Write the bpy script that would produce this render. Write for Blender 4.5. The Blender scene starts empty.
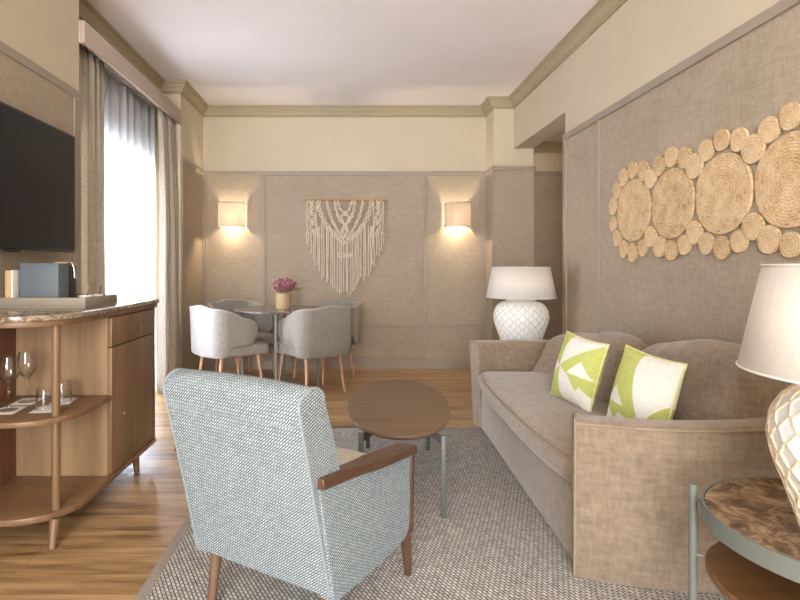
import bpy, bmesh, math, random
from math import sin, cos, pi, sqrt, radians, atan2
from mathutils import Vector, Matrix
random.seed(7)
S = bpy.context.scene
C = S.collection

# ------------------------------------------------------------------ camera, world, lights, exposure
cam_d = bpy.data.cameras.new('camera'); cam = bpy.data.objects.new('camera', cam_d); C.objects.link(cam)
cam.location = (0, 0, 1.15); cam.rotation_euler = (pi/2, 0, 0)
cam_d.sensor_width = 36; cam_d.lens = 24.3; cam_d.shift_x = 51/800; cam_d.shift_y = -33/800
cam_d.clip_start = .05
S.camera = cam
S.view_settings.view_transform = 'Standard'; S.view_settings.look = 'None'
S.view_settings.exposure = 0.5; S.view_settings.gamma = 1
S.view_settings.use_curve_mapping = False
S.cycles.max_bounces = 14; S.cycles.transmission_bounces = 14; S.cycles.transparent_max_bounces = 24; S.cycles.diffuse_bounces = 5
S.cycles.sample_clamp_indirect = 6

def lin(c):
    r = []
    for v in c:
        v = v/255.0
        r.append(v/12.92 if v <= .04045 else ((v+.055)/1.055)**2.4)
    return (r[0], r[1], r[2], 1)

W = bpy.data.worlds.new('world'); S.world = W; W.use_nodes = True
bg = W.node_tree.nodes['Background']; bg.inputs[0].default_value = (.86, .93, 1.0, 1); bg.inputs[1].default_value = .85

def area(name, loc, rot, sx, sy, power, col):
    d = bpy.data.lights.new(name, 'AREA'); d.shape = 'RECTANGLE'; d.size = sx; d.size_y = sy
    d.energy = power; d.color = col
    o = bpy.data.objects.new(name, d); C.objects.link(o); o.location = loc; o.rotation_euler = rot
    return o
# daylight of the balcony door, and an added fill behind the camera standing in for an unseen window
area('window_daylight', (-2.15, 4.35, 1.15), (0, -pi/2, 0), 2.0, 1.5, 430, (.93, .96, 1.0))
area('rear_fill_light', (-.5, -3.3, 1.5), (pi/2+.34, 0, -.42), 2.2, 2.5, 330, (1.0, .985, .965))

def point(name, loc, power, col, r=.03, parent=None):
    d = bpy.data.lights.new(name, 'POINT'); d.energy = power; d.color = col; d.shadow_soft_size = r
    o = bpy.data.objects.new(name, d); C.objects.link(o); o.location = loc
    if parent: o.parent = parent
    return o

# ------------------------------------------------------------------ materials
def nt(name):
    m = bpy.data.materials.new(name); m.use_nodes = True
    n = m.node_tree.nodes; l = m.node_tree.links
    return m, n, l, n['Principled BSDF']

def coords(n, l, scale=(1, 1, 1), rot=(0, 0, 0), loc=(0, 0, 0)):
    t = n.new('ShaderNodeTexCoord'); mp = n.new('ShaderNodeMapping')
    mp.inputs['Scale'].default_value = scale; mp.inputs['Rotation'].default_value = rot; mp.inputs['Location'].default_value = loc
    l.new(t.outputs['Object'], mp.inputs['Vector']); return mp.outputs['Vector']

def noise(n, l, vec, scale, detail=3, rough=.55, dist=0):
    t = n.new('ShaderNodeTexNoise'); t.inputs['Scale'].default_value = scale; t.inputs['Detail'].default_value = detail
    t.inputs['Roughness'].default_value = rough; t.inputs['Distortion'].default_value = dist
    l.new(vec, t.inputs['Vector']); return t.outputs['Fac']

def ramp(n, l, fac, stops):
    r = n.new('ShaderNodeValToRGB'); e = r.color_ramp.elements
    e[0].position, e[0].color = stops[0][0], stops[0][1]
    e[1].position, e[1].color = stops[-1][0], stops[-1][1]
    for p, c in stops[1:-1]:
        x = e.new(p); x.color = c
    l.new(fac, r.inputs['Fac']); return r.outputs['Color']

def math_(n, l, op, a, b=None, c=None):
    m = n.new('ShaderNodeMath'); m.operation = op
    for i, v in enumerate((a, b, c)):
        if v is None: continue
        if isinstance(v, (int, float)): m.inputs[i].default_value = v
        else: l.new(v, m.inputs[i])
    return m.outputs[0]

def mixc(n, l, fac, a, b):
    m = n.new('ShaderNodeMix'); m.data_type = 'RGBA'
    if isinstance(fac, (int, float)): m.inputs[0].default_value = fac
    else: l.new(fac, m.inputs[0])
    for i, v in ((6, a), (7, b)):
        if isinstance(v, tuple): m.inputs[i].default_value = v
        else: l.new(v, m.inputs[i])
    return m.outputs[2]

def bump(n, l, p, h, strength=.3, dist=.002):
    b = n.new('ShaderNodeBump'); b.inputs['Strength'].default_value = strength; b.inputs['Distance'].default_value = dist
    l.new(h, b.inputs['Height']); l.new(b.outputs[0], p.inputs['Normal'])

def plain(name, col, rough=.6, metal=0, var=.06, scale=30, spec=.5, bmp=0):
    m, n, l, p = nt(name)
    v = coords(n, l); f = noise(n, l, v, scale)
    a = lin(col); d = tuple(max(0, x*(1-var*2)) for x in a[:3])+(1,); u = tuple(min(1, x*(1+var*2)) for x in a[:3])+(1,)
    l.new(ramp(n, l, f, [(.3, d), (.7, u)]), p.inputs['Base Color'])
    p.inputs['Roughness'].default_value = rough; p.inputs['Metallic'].default_value = metal
    p.inputs['Specular IOR Level'].default_value = spec
    if bmp: bump(n, l, p, f, bmp)
    return m

def linen(name, c1, c2, fine=110, long=14, rough=.9, b=.25, sheen=0, trans=0):
    m, n, l, p = nt(name)
    h = noise(n, l, coords(n, l, (long, long, fine)), 1.0, 4, .65)
    w = noise(n, l, coords(n, l, (fine, fine, long)), 1.0, 4, .65)
    big = noise(n, l, coords(n, l), 2.2, 3)
    f = math_(n, l, 'ADD', math_(n, l, 'MULTIPLY', math_(n, l, 'ADD', h, w), .42), math_(n, l, 'MULTIPLY', big, .16))
    col = ramp(n, l, f, [(.38, lin(c1)), (.62, lin(c2))])
    l.new(col, p.inputs['Base Color']); p.inputs['Roughness'].default_value = rough
    p.inputs['Specular IOR Level'].default_value = .2
    p.inputs['Sheen Weight'].default_value = sheen
    bump(n, l, p, f, b, .002)
    if trans:
        out = n['Material Output']; t = n.new('ShaderNodeBsdfTranslucent'); l.new(col, t.inputs[0])
        mx = n.new('ShaderNodeMixShader'); mx.inputs[0].default_value = trans
        l.new(p.outputs[0], mx.inputs[1]); l.new(t.outputs[0], mx.inputs[2]); l.new(mx.outputs[0], out.inputs[0])
    return m

def wood(name, c1, c2, axis='z', rough=.42, fine=55, long=2.5, c3=None):
    m, n, l, p = nt(name)
    sc = {'x': (long, fine, fine), 'y': (fine, long, fine), 'z': (fine, fine, long)}[axis]
    f = noise(n, l, coords(n, l, sc), 1.0, 5, .6, .35)
    g = noise(n, l, coords(n, l, tuple(s*.22 for s in sc)), 1.0, 3, .5, .6)
    f2 = math_(n, l, 'ADD', math_(n, l, 'MULTIPLY', f, .55), math_(n, l, 'MULTIPLY', g, .45))
    l.new(ramp(n, l, f2, [(.34, lin(c1)), (.64, lin(c2))]), p.inputs['Base Color'])
    p.inputs['Roughness'].default_value = rough
    bump(n, l, p, f, .08, .001)
    return m

def stone(name, dark, mid, light, scale=9, rough=.15, vein=.035):
    m, n, l, p = nt(name)
    v = coords(n, l)
    f = noise(n, l, v, scale, 8, .68, 1.2)
    g = noise(n, l, coords(n, l, loc=(3, 1, 2)), scale*.5, 7, .66, 1.1)
    base = ramp(n, l, f, [(.32, lin(dark)), (.52, lin(mid)), (.72, lin(light))])
    ridge = math_(n, l, 'ABSOLUTE', math_(n, l, 'SUBTRACT', g, .5))
    vv = math_(n, l, 'LESS_THAN', ridge, vein*.35)
    sm = n.new('ShaderNodeMapRange'); sm.inputs[1].default_value = 0; sm.inputs[2].default_value = vein; sm.inputs[3].default_value = .55; sm.inputs[4].default_value = 0
    l.new(ridge, sm.inputs[0])
    l.new(mixc(n, l, sm.outputs[0], base, lin(light)), p.inputs['Base Color'])
    p.inputs['Roughness'].default_value = rough
    return m

M = {}
M['paint'] = plain('wall paint', (198, 186, 163), .85, var=.015, scale=3)
M['ceil'] = plain('ceiling paint', (238, 233, 231), .9, var=.01, scale=2)
M['crown'] = plain('crown paint', (162, 150, 122), .6, var=.02, scale=6)
M['trim'] = plain('trim paint', (152, 140, 126), .55, var=.02, scale=6)
M['linen'] = linen('wall linen', (150, 136, 118), (176, 162, 143), 120, 15, b=.18)
M['valance'] = plain('pelmet paint', (176, 160, 147), .6, var=.015, scale=5)
M['tv'] = plain('screen glass', (20, 23, 28), .3, var=.02, scale=3, spec=.25)
M['tvb'] = plain('black bezel', (26, 24, 24), .4)
M['cab'] = wood('cabinet veneer', (100, 75, 51), (132, 102, 72), 'z')
M['cabx'] = wood('shelf veneer', (102, 76, 52), (132, 101, 71), 'x')
M['cabin'] = wood('inner veneer', (124, 98, 70), (150, 122, 92), 'z', fine=35)
M['cabd'] = wood('back panel veneer', (92, 58, 36), (120, 78, 50), 'z')
M['armw'] = wood('arm wood', (70, 48, 34), (96, 69, 50), 'y', .38)
M['legw'] = wood('oak leg', (164, 122, 94), (192, 150, 120), 'z', .5)
M['dlegw'] = wood('walnut leg', (90, 67, 52), (118, 91, 72), 'z', .4)
M['tabw'] = wood('table top veneer', (98, 76, 56), (122, 97, 74), 'x', .38, fine=70)
M['shelfw'] = wood('side table shelf', (92, 62, 34), (120, 84, 48), 'x', .4)
M['metal'] = plain('grey green metal', (110, 114, 108), .5, .1, var=.02)
M['dmetal'] = plain('dark grey metal', (88, 92, 88), .5, .1, var=.02)
M['chrome'] = plain('chrome', (190, 185, 175), .22, 1, var=.01)
M['granite'] = stone('brown granite', (60, 48, 38), (128, 112, 92), (196, 182, 158), 30, .12)
M['granited'] = stone('dark granite', (48, 45, 42), (96, 90, 84), (160, 152, 144), 26, .18)
M['marble'] = stone('brown marble', (66, 48, 36), (112, 88, 66), (182, 156, 124), 10, .14, .05)
M['sofa'] = linen('sofa velvet', (120, 105, 89), (150, 133, 115), 60, 16, .85, .12, .35)
M['piping'] = plain('sofa piping', (144, 128, 110), .85)
M['chairf'] = linen('dining chair linen', (132, 127, 121), (164, 158, 151), 160, 30, .9, .2)
M['chairp'] = plain('chair piping', (180, 170, 158), .8)
M['seat'] = linen('pale seat fabric', (178, 172, 158), (206, 200, 186), 200, 60, .9, .2)
M['drape'] = linen('drape linen', (172, 163, 149), (204, 195, 180), 180, 20, .9, .15, 0, .22)
M['tray'] = plain('tray leather', (142, 132, 118), .6, var=.03)
M['slate'] = plain('grey leatherette', (92, 102, 108), .55, var=.03, scale=60)
M['black'] = plain('black plastic', (24, 27, 32), .35)
M['white'] = plain('white ceramic', (225, 222, 215), .35, var=.01)
M['paper'] = plain('white paper', (226, 224, 220), .8, var=.01)
M['tan'] = plain('tan card', (196, 160, 122), .6, var=.03)
M['rope'] = plain('cream rope', (224, 210, 184), .85, var=.08, scale=160, bmp=.4)
M['ropew'] = plain('pale rope', (214, 206, 190), .85, var=.06, scale=160, bmp=.4)
M['pot'] = plain('pale glazed ceramic', (232, 236, 239), .3, var=.02)
M['cord'] = plain('macrame cotton', (205, 193, 172), .9, var=.1, scale=90, bmp=.5)
M['dowel'] = plain('wooden dowel', (168, 128, 88), .6)
M['frame'] = plain('window frame', (225, 225, 222), .4, var=.01)
M['basket'] = plain('woven straw pot', (178, 154, 114), .85, var=.14, scale=120, bmp=.4)
M['bloom'] = plain('pink dried flowers', (150, 94, 106), .8, var=.35, scale=60)
M['leaf'] = plain('olive leaves', (110, 104, 58), .7, var=.15, scale=40)
M['green'] = plain('lime piping', (214, 218, 150), .8)

def rug_mat():
    m, n, l, p = nt('woven rug')
    b = n.new('ShaderNodeTexBrick'); b.offset = .5; b.inputs['Scale'].default_value = 1
    b.inputs['Brick Width'].default_value = .024; b.inputs['Row Height'].default_value = .0135
    b.inputs['Mortar Size'].default_value = .0026; b.inputs['Mortar Smooth'].default_value = .4; b.inputs['Bias'].default_value = -.1
    b.inputs['Color1'].default_value = lin((216, 212, 204)); b.inputs['Color2'].default_value = lin((172, 169, 165)); b.inputs['Mortar'].default_value = lin((76, 77, 84))
    v = coords(n, l, rot=(0, 0, radians(62))); l.new(v, b.inputs['Vector'])
    f = noise(n, l, coords(n, l), 60, 3)
    col = mixc(n, l, .2, b.outputs['Color'], ramp(n, l, f, [(.3, lin((92, 90, 92))), (.7, lin((214, 205, 192)))]))
    l.new(col, p.inputs['Base Color']); p.inputs['Roughness'].default_value = .95; p.inputs['Specular IOR Level'].default_value = .1
    bump(n, l, p, math_(n, l, 'SUBTRACT', 1.0, b.outputs['Fac']), .7, .004)
    return m
M['rug'] = rug_mat()
M['rugb'] = plain('rug binding', (150, 141, 132), .9, var=.05, scale=80)

def weave_mat():
    m, n, l, p = nt('armchair tweed')
    t = n.new('ShaderNodeTexCoord'); s = n.new('ShaderNodeSeparateXYZ'); l.new(t.outputs['Object'], s.inputs[0])
    u = math_(n, l, 'ADD', s.outputs[0], s.outputs[1]); v = math_(n, l, 'MULTIPLY_ADD', s.outputs[1], .55, s.outputs[2])
    cb = n.new('ShaderNodeCombineXYZ'); l.new(u, cb.inputs[0]); l.new(v, cb.inputs[1])
    mp = n.new('ShaderNodeMapping'); mp.inputs['Rotation'].default_value = (0, 0, radians(-42)); l.new(cb.outputs[0], mp.inputs['Vector'])
    b = n.new('ShaderNodeTexBrick'); b.offset = .5; b.inputs['Scale'].default_value = 1
    b.inputs['Brick Width'].default_value = .0145; b.inputs['Row Height'].default_value = .0068; b.inputs['Mortar Size'].default_value = .0013
    b.inputs['Mortar Smooth'].default_value = .3
    b.inputs['Color1'].default_value = lin((180, 190, 193)); b.inputs['Color2'].default_value = lin((154, 167, 172)); b.inputs['Mortar'].default_value = lin((58, 72, 82))
    l.new(mp.outputs[0], b.inputs['Vector'])
    l.new(b.outputs['Color'], p.inputs['Base Color']); p.inputs['Roughness'].default_value = .9; p.inputs['Specular IOR Level'].default_value = .2
    bump(n, l, p, math_(n, l, 'SUBTRACT', 1.0, b.outputs['Fac']), .35, .002)
    return m
M['tweed'] = weave_mat()
M['tweedp'] = plain('armchair piping', (138, 148, 152), .85, var=.1, scale=150)

def floor_mat():
    m, n, l, p = nt('oak planks')
    b = n.new('ShaderNodeTexBrick'); b.offset = .37; b.inputs['Scale'].default_value = 1
    b.inputs['Brick Width'].default_value = 1.25; b.inputs['Row Height'].default_value = .19; b.inputs['Mortar Size'].default_value = .0012
    b.inputs['Color1'].default_value = (.25, .25, .25, 1); b.inputs['Color2'].default_value = (.75, .75, .75, 1); b.inputs['Mortar'].default_value = (0, 0, 0, 1)
    l.new(coords(n, l), b.inputs['Vector'])
    f = noise(n, l, coords(n, l, (2.0, 28, 1)), 1.0, 6, .62, .5)
    k = noise(n, l, coords(n, l, (1.1, 7, 1)), 1.0, 4, .6, 1.0)
    sep = n.new('ShaderNodeSeparateColor'); l.new(b.outputs['Color'], sep.inputs[0])
    t = math_(n, l, 'ADD', math_(n, l, 'ADD', math_(n, l, 'MULTIPLY', f, .5), math_(n, l, 'MULTIPLY', k, .42)), math_(n, l, 'MULTIPLY', sep.outputs[0], .12))
    col = ramp(n, l, t, [(.39, lin((88, 66, 44))), (.49, lin((150, 119, 82))), (.62, lin((184, 153, 112)))])
    col = mixc(n, l, b.outputs['Fac'], col, lin((120, 84, 50)))
    l.new(col, p.inputs['Base Color']); p.inputs['Roughness'].default_value = .33; p.inputs['Specular IOR Level'].default_value = .45
    bump(n, l, p, f, .05, .001)
    return m
M['floor'] = floor_mat()

def jute_mat():
    m, n, l, p = nt('coiled jute')
    t = n.new('ShaderNodeTexCoord'); s = n.new('ShaderNodeSeparateXYZ'); l.new(t.outputs['Object'], s.inputs[0])
    r = math_(n, l, 'SQRT', math_(n, l, 'ADD', math_(n, l, 'POWER', s.outputs[1], 2.0), math_(n, l, 'POWER', s.outputs[2], 2.0)))
    a = math_(n, l, 'ARCTAN2', s.outputs[2], s.outputs[1])
    w = math_(n, l, 'SINE', math_(n, l, 'ADD', math_(n, l, 'MULTIPLY', r, 2*pi/.0135), a))
    f = noise(n, l, coords(n, l), 95, 4, .7)
    g = noise(n, l, coords(n, l), 16, 3)
    cb = n.new('ShaderNodeCombineXYZ'); l.new(math_(n, l, 'MULTIPLY', r, 150), cb.inputs[0]); l.new(math_(n, l, 'MULTIPLY', a, 7), cb.inputs[1])
    st = n.new('ShaderNodeTexNoise'); st.inputs['Scale'].default_value = 1; st.inputs['Detail'].default_value = 2; l.new(cb.outputs[0], st.inputs['Vector'])
    t2 = math_(n, l, 'ADD', math_(n, l, 'ADD', math_(n, l, 'MULTIPLY', f, .42), math_(n, l, 'MULTIPLY', st.outputs['Fac'], .45)), math_(n, l, 'MULTIPLY', math_(n, l, 'ADD', w, 1.0), .045))
    oi = n.new('ShaderNodeObjectInfo')
    t2 = math_(n, l, 'ADD', t2, math_(n, l, 'MULTIPLY', math_(n, l, 'SUBTRACT', g, .5), .4))
    t2 = math_(n, l, 'ADD', t2, math_(n, l, 'MULTIPLY', math_(n, l, 'SUBTRACT', oi.outputs['Random'], .45), .10))
    l.new(ramp(n, l, t2, [(.30, lin((156, 122, 84))), (.42, lin((198, 168, 128))), (.62, lin((222, 198, 162)))]), p.inputs['Base Color'])
    p.inputs['Roughness'].default_value = .9; p.inputs['Specular IOR Level'].default_value = .15
    bump(n, l, p, math_(n, l, 'MULTIPLY_ADD', f, 2.2, math_(n, l, 'MULTIPLY', w, .5)), .45, .003)
    return m
M['jute'] = jute_mat()

def pillow_mat(name, cx, cz, dx, dz, ph):
    m, n, l, p = nt(name)
    t = n.new('ShaderNodeTexCoord'); s = n.new('ShaderNodeSeparateXYZ'); l.new(t.outputs['Object'], s.inputs[0])
    X, Z = s.outputs[0], s.outputs[2]
    x1 = math_(n, l, 'SUBTRACT', X, cx); z1 = math_(n, l, 'SUBTRACT', Z, cz)
    r1 = math_(n, l, 'SQRT', math_(n, l, 'ADD', math_(n, l, 'POWER', x1, 2.0), math_(n, l, 'POWER', z1, 2.0)))
    ang = math_(n, l, 'MULTIPLY_ADD', math_(n, l, 'ARCTAN2', z1, x1), 3.0, math_(n, l, 'MULTIPLY_ADD', r1, 1.0, ph))
    a = math_(n, l, 'GREATER_THAN', math_(n, l, 'SINE', ang), 0.0)
    d = math_(n, l, 'LESS_THAN', math_(n, l, 'ADD', math_(n, l, 'ABSOLUTE', math_(n, l, 'SUBTRACT', X, dx)), math_(n, l, 'ABSOLUTE', math_(n, l, 'SUBTRACT', Z, dz))), .075)
    half = math_(n, l, 'LESS_THAN', Z, dz)
    k = mixc(n, l, d, a, half)
    f = noise(n, l, coords(n, l, (40, 40, 160)), 1.0, 3)
    w = ramp(n, l, f, [(.3, lin((222, 221, 212))), (.7, lin((240, 238, 230)))]); g = ramp(n, l, f, [(.3, lin((178, 186, 98))), (.7, lin((196, 202, 122)))])
    l.new(mixc(n, l, k, w, g), p.inputs['Base Color']); p.inputs['Roughness'].default_value = .9
    p.inputs['Specular IOR Level'].default_value = .2
    bump(n, l, p, f, .2, .001)
    return m

def thin_mat(name, col, diff, transl, transp):
    m = bpy.data.materials.new(name); m.use_nodes = True; n = m.node_tree.nodes; l = m.node_tree.links; n.clear()
    o = n.new('ShaderNodeOutputMaterial')
    v = coords(n, l, (120, 120, 8)); f = noise(n, l, v, 1.0, 3)
    c = ramp(n, l, f, [(.3, tuple(x*.93 for x in lin(col)[:3])+(1,)), (.7, lin(col))])
    a = n.new('ShaderNodeBsdfDiffuse'); b = n.new('ShaderNodeBsdfTranslucent'); l.new(c, a.inputs[0]); l.new(c, b.inputs[0])
    t = n.new('ShaderNodeBsdfTransparent')
    m1 = n.new('ShaderNodeMixShader'); m1.inputs[0].default_value = transl/(diff+transl); l.new(a.outputs[0], m1.inputs[1]); l.new(b.outputs[0], m1.inputs[2])
    m2 = n.new('ShaderNodeMixShader'); m2.inputs[0].default_value = transp; l.new(m1.outputs[0], m2.inputs[1]); l.new(t.outputs[0], m2.inputs[2])
    l.new(m2.outputs[0], o.inputs[0]); return m
M['sheer'] = thin_mat('sheer voile', (226, 229, 236), .5, .5, .13)
M['shade'] = thin_mat('lamp shade linen', (240, 236, 229), .68, .32, 0)
M['sconce'] = thin_mat('sconce shade linen', (252, 245, 236), .2, .8, 0)

def pane_mat():
    m = bpy.data.materials.new('window glass'); m.use_nodes = True; n = m.node_tree.nodes; l = m.node_tree.links; n.clear()
    o = n.new('ShaderNodeOutputMaterial'); t = n.new('ShaderNodeBsdfTransparent'); g = n.new('ShaderNodeBsdfGlossy'); g.inputs[1].default_value = .02
    m2 = n.new('ShaderNodeMixShader'); m2.inputs[0].default_value = .06; l.new(t.outputs[0], m2.inputs[1]); l.new(g.outputs[0], m2.inputs[2]); l.new(m2.outputs[0], o.inputs[0]); return m
M['pane'] = pane_mat()
def glass_mat():
    m = bpy.data.materials.new('drinking glass'); m.use_nodes = True; n = m.node_tree.nodes; l = m.node_tree.links; n.clear()
    o = n.new('ShaderNodeOutputMaterial'); t = n.new('ShaderNodeBsdfTransparent'); t.inputs[0].default_value = (.985, .988, .988, 1)
    g = n.new('ShaderNodeBsdfGlossy'); g.inputs[1].default_value = .03
    w = n.new('ShaderNodeLayerWeight'); w.inputs[0].default_value = .22
    m2 = n.new('ShaderNodeMixShader'); l.new(math_(n, l, 'MULTIPLY_ADD', w.outputs['Fresnel'], .6, .03), m2.inputs[0]); l.new(t.outputs[0], m2.inputs[1]); l.new(g.outputs[0], m2.inputs[2]); l.new(m2.outputs[0], o.inputs[0]); return m
M['glass'] = glass_mat()
def bulb_mat():
    m, n, l, p = nt('lit bulb'); p.inputs['Emission Color'].default_value = lin((255, 210, 150)); p.inputs['Emission Strength'].default_value = 6; return m
M['bulb'] = bulb_mat()

# ------------------------------------------------------------------ mesh helpers
class MB:
    def __init__(s): s.v = []; s.f = []; s.mi = []; s.cur = 0
    def add(s, vs, fs):
        o = len(s.v); s.v += [tuple(x) for x in vs]
        for f in fs: s.f.append([i+o for i in f]); s.mi.append(s.cur)
        return s
    def box(s, x0, x1, y0, y1, z0, z1):
        v = [(x, y, z) for z in (z0, z1) for y in (y0, y1) for x in (x0, x1)]
        return s.add(v, [(0, 2, 3, 1), (4, 5, 7, 6), (0, 1, 5, 4), (2, 6, 7, 3), (0, 4, 6, 2), (1, 3, 7, 5)])
    def bbox(s, x0, x1, y0, y1, z0, z1, r=.004, seg=2):
        bm = bmesh.new(); bmesh.ops.create_cube(bm, size=1)
        for v in bm.verts:
            v.co = Vector(((x0+x1)/2+v.co.x*(x1-x0), (y0+y1)/2+v.co.y*(y1-y0), (z0+z1)/2+v.co.z*(z1-z0)))
        r = min(r, abs(x1-x0)*.49, abs(y1-y0)*.49, abs(z1-z0)*.49)
        bmesh.ops.bevel(bm, geom=bm.edges[:], offset=r, segments=seg, profile=.5, affect='EDGES')
        return s.bm(bm)
    def bm(s, bm, mat=None):
        bm.verts.index_update()
        s.add([(mat @ v.co if mat else v.co.copy()) for v in bm.verts], [[v.index for v in f.verts] for f in bm.faces]); bm.free(); return s
    def prism(s, outline, z0, z1, r=0):
        bm = bmesh.new(); vs = [bm.verts.new((x, y, z0)) for x, y in outline]; f = bm.faces.new(vs)
        g = bmesh.ops.extrude_face_region(bm, geom=[f]); nv = [e for e in g['geom'] if isinstance(e, bmesh.types.BMVert)]
        for v in nv: v.co.z = z1
        bmesh.ops.recalc_face_normals(bm, faces=bm.faces[:])
        if r:
            ed = [e for e in bm.edges if abs(e.verts[0].co.z-e.verts[1].co.z) < 1e-6]
            bmesh.ops.bevel(bm, geom=ed, offset=r, segments=2, profile=.5, affect='EDGES')
        return s.bm(bm)
    def loft(s, rings, cap=True, closed=False):
        n = len(rings[0]); vs = [p for r in rings for p in r]; fs = []
        m = len(rings)
        for i in range(m if closed else m-1):
            a = i*n; b = ((i+1) % m)*n
            for j in range(n): fs.append((a+j, a+(j+1) % n, b+(j+1) % n, b+j))
        if cap and not closed: fs.append(tuple(range(n))[::-1]); fs.append(tuple((m-1)*n+j for j in range(n)))
        return s.add(vs, fs)
    def lathe(s, prof, n=32, c=(0, 0), cap=True):
        rings = [[(c[0]+max(r, 1e-4)*cos(2*pi*k/n), c[1]+max(r, 1e-4)*sin(2*pi*k/n), z) for k in range(n)] for r, z in prof]
        return s.loft(rings, cap)
    def tube(s, pts, r, n=8, closed=False, cap=True):
        P = [Vector(p) for p in pts]; rings = []; m = len(P)
        rf = r if callable(r) else (lambda t: r)
        up = None
        for i, p in enumerate(P):
            a = P[(i-1) % m] if (closed or i > 0) else P[i]; b = P[(i+1) % m] if (closed or i < m-1) else P[i]
            t = (b-a).normalized()
            if up is None: up = Vector((0, 0, 1)) if abs(t.z) < .9 else Vector((1, 0, 0))
            u = t.cross(up)
            if u.length < 1e-5: u = t.cross(Vector((1, .3, 0)))
            u.normalize(); w = u.cross(t).normalized(); up = w
            R = rf(i/max(1, m-1))
            rings.append([p+u*R*cos(2*pi*k/n)+w*R*sin(2*pi*k/n) for k in range(n)])
        return s.loft(rings, cap, closed)
    def rbox(s, x0, x1, y0, y1, z0, z1, r, seg=4, mid=8, fn=None):
        def ax(a, b):
            c = [a+r*(1-cos(pi/2*i/seg)) for i in range(seg)]; c += [a+r+(b-a-2*r)*i/mid for i in range(mid+1)]
            return c+[b-(q-a) for q in c[:seg]][::-1]
        A = (ax(x0, x1), ax(y0, y1), ax(z0, z1)); lo = (x0+r, y0+r, z0+r); hi = (x1-r, y1-r, z1-r)
        bm = bmesh.new(); cache = {}
        def vert(p):
            k = tuple(round(q, 6) for q in p)
            if k not in cache:
                # position on rounded surface
                q = [min(max(p[i], lo[i]), hi[i]) for i in range(3)]; d = Vector([p[i]-q[i] for i in range(3)])
                if d.length > 1e-9:
                    m_ = max(abs(t) for t in d); d = d.normalized()*r if m_ > 1e-9 else d
                co = Vector(q)+d
                if fn: co = fn(co)
                cache[k] = bm.verts.new(co)
            return cache[k]
        for a in range(3):
            b, c = (a+1) % 3, (a+2) % 3
            for side in (0, -1):
                for i in range(len(A[b])-1):
                    for j in range(len(A[c])-1):
                        q = []
                        for di, dj in ((0, 0), (1, 0), (1, 1), (0, 1)):
                            p = [0, 0, 0]; p[a] = A[a][side]; p[b] = A[b][i+di]; p[c] = A[c][j+dj]; q.append(vert(p))
                        if len(set(q)) < 3: continue
                        try: bm.faces.new(q if side else q[::-1])
                        except ValueError: pass
        return s.bm(bm)
    def build(s, name, mats, parent=None, smooth=True, loc=None):
        me = bpy.data.meshes.new(name); me.from_pydata(s.v, [], s.f); me.validate()
        if not isinstance(mats, (list, tuple)): mats = [mats]
        for m in mats: me.materials.append(m)
        if len(mats) > 1 and len(me.polygons) == len(s.mi):
            me.polygons.foreach_set('material_index', s.mi)
        bm = bmesh.new(); bm.from_mesh(me); bmesh.ops.recalc_face_normals(bm, faces=bm.faces[:]); bm.to_mesh(me); bm.free()
        if smooth:
            me.polygons.foreach_set('use_smooth', [True]*len(me.polygons)); me.set_sharp_from_angle(angle=radians(38))
        me.update()
        o = bpy.data.objects.new(name, me); C.objects.link(o)
        if parent: o.parent = parent
        if loc: o.location = loc
        return o

def tag(o, label, cat, group=None):
    o['label'] = label; o['category'] = cat
    if group: o['group'] = group
    return o
def thing(name, label, cat, loc=(0, 0, 0), rz=0, group=None):
    o = bpy.data.objects.new(name, None); o.empty_display_size = .1; C.objects.link(o)
    o.location = loc; o.rotation_euler = (0, 0, rz); return tag(o, label, cat, group)
def struct(mb, name, mats, smooth=False):
    o = mb.build(name, mats, smooth=smooth); o['kind'] = 'structure'; return o
def dup(root, loc, rz, label):
    r = root.copy(); C.objects.link(r); r.location = loc; r.rotation_euler = (0, 0, rz); r['label'] = label
    for ch in list(root.children):
        c = ch.copy(); C.objects.link(c); c.parent = r
        for g in list(ch.children):
            d = g.copy(); C.objects.link(d); d.parent = c
    return r
def lerp(a, b, t): return a+(b-a)*t
def interp(tab, x):
    if x <= tab[0][0]: return tab[0][1]
    for (a, p), (b, q) in zip(tab, tab[1:]):
        if x <= b:
            t = (x-a)/(b-a); t = t*t*(3-2*t); return p+(q-p)*t
    return tab[-1][1]

# ------------------------------------------------------------------ room shell
YN, YB, H = -3.6, 6.11, 2.956
ZT = 2.23
mb = MB(); mb.box(-1.9, 3.3, YN, YB, -.1, 0); struct(mb, 'floor', M['floor'])
mb = MB(); mb.box(-1.96, 1.97, YN, 6.21, H, H+.1); struct(mb, 'ceiling', M['ceil'])
mb = MB(); mb.box(1.97, 3.3, 4.42, 6.21, 2.55, 2.65); struct(mb, 'ceiling_corridor', M['ceil'])
# back wall: painted above, linen below
mb = MB(); mb.box(-1.96, 3.3, YB, YB+.1, 0, H); mb.cur = 1; mb.box(-1.65, 1.55, YB-.01, YB, 0, ZT-.01); mb.box(1.98, 3.2, YB-.01, YB, 0, ZT-.01)
struct(mb, 'wall_back', [M['paint'], M['linen']])
mb = MB(); mb.box(-1.96, -1.675, YN, 3.35, 0, H); mb.cur = 1; mb.box(-1.675, -1.667, YN, 3.33, 0, ZT-.01)
struct(mb, 'wall_left', [M['paint'], M['linen']])
mb = MB(); mb.box(-1.96, -1.65, 5.29, YB, 0, H); mb.cur = 1; mb.box(-1.65, -1.643, 5.30, YB-.01, 0, ZT-.01)
struct(mb, 'wall_left_corner', [M['paint'], M['linen']])
mb = MB(); mb.box(-1.96, -1.86, 3.35, 3.5, 0, H); mb.box(-1.96, -1.86, 5.12, 5.29, 0, H); mb.box(-1.96, -1.86, 3.5, 5.12, 2.12, H)
struct(mb, 'wall_window', M['paint'])
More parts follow.
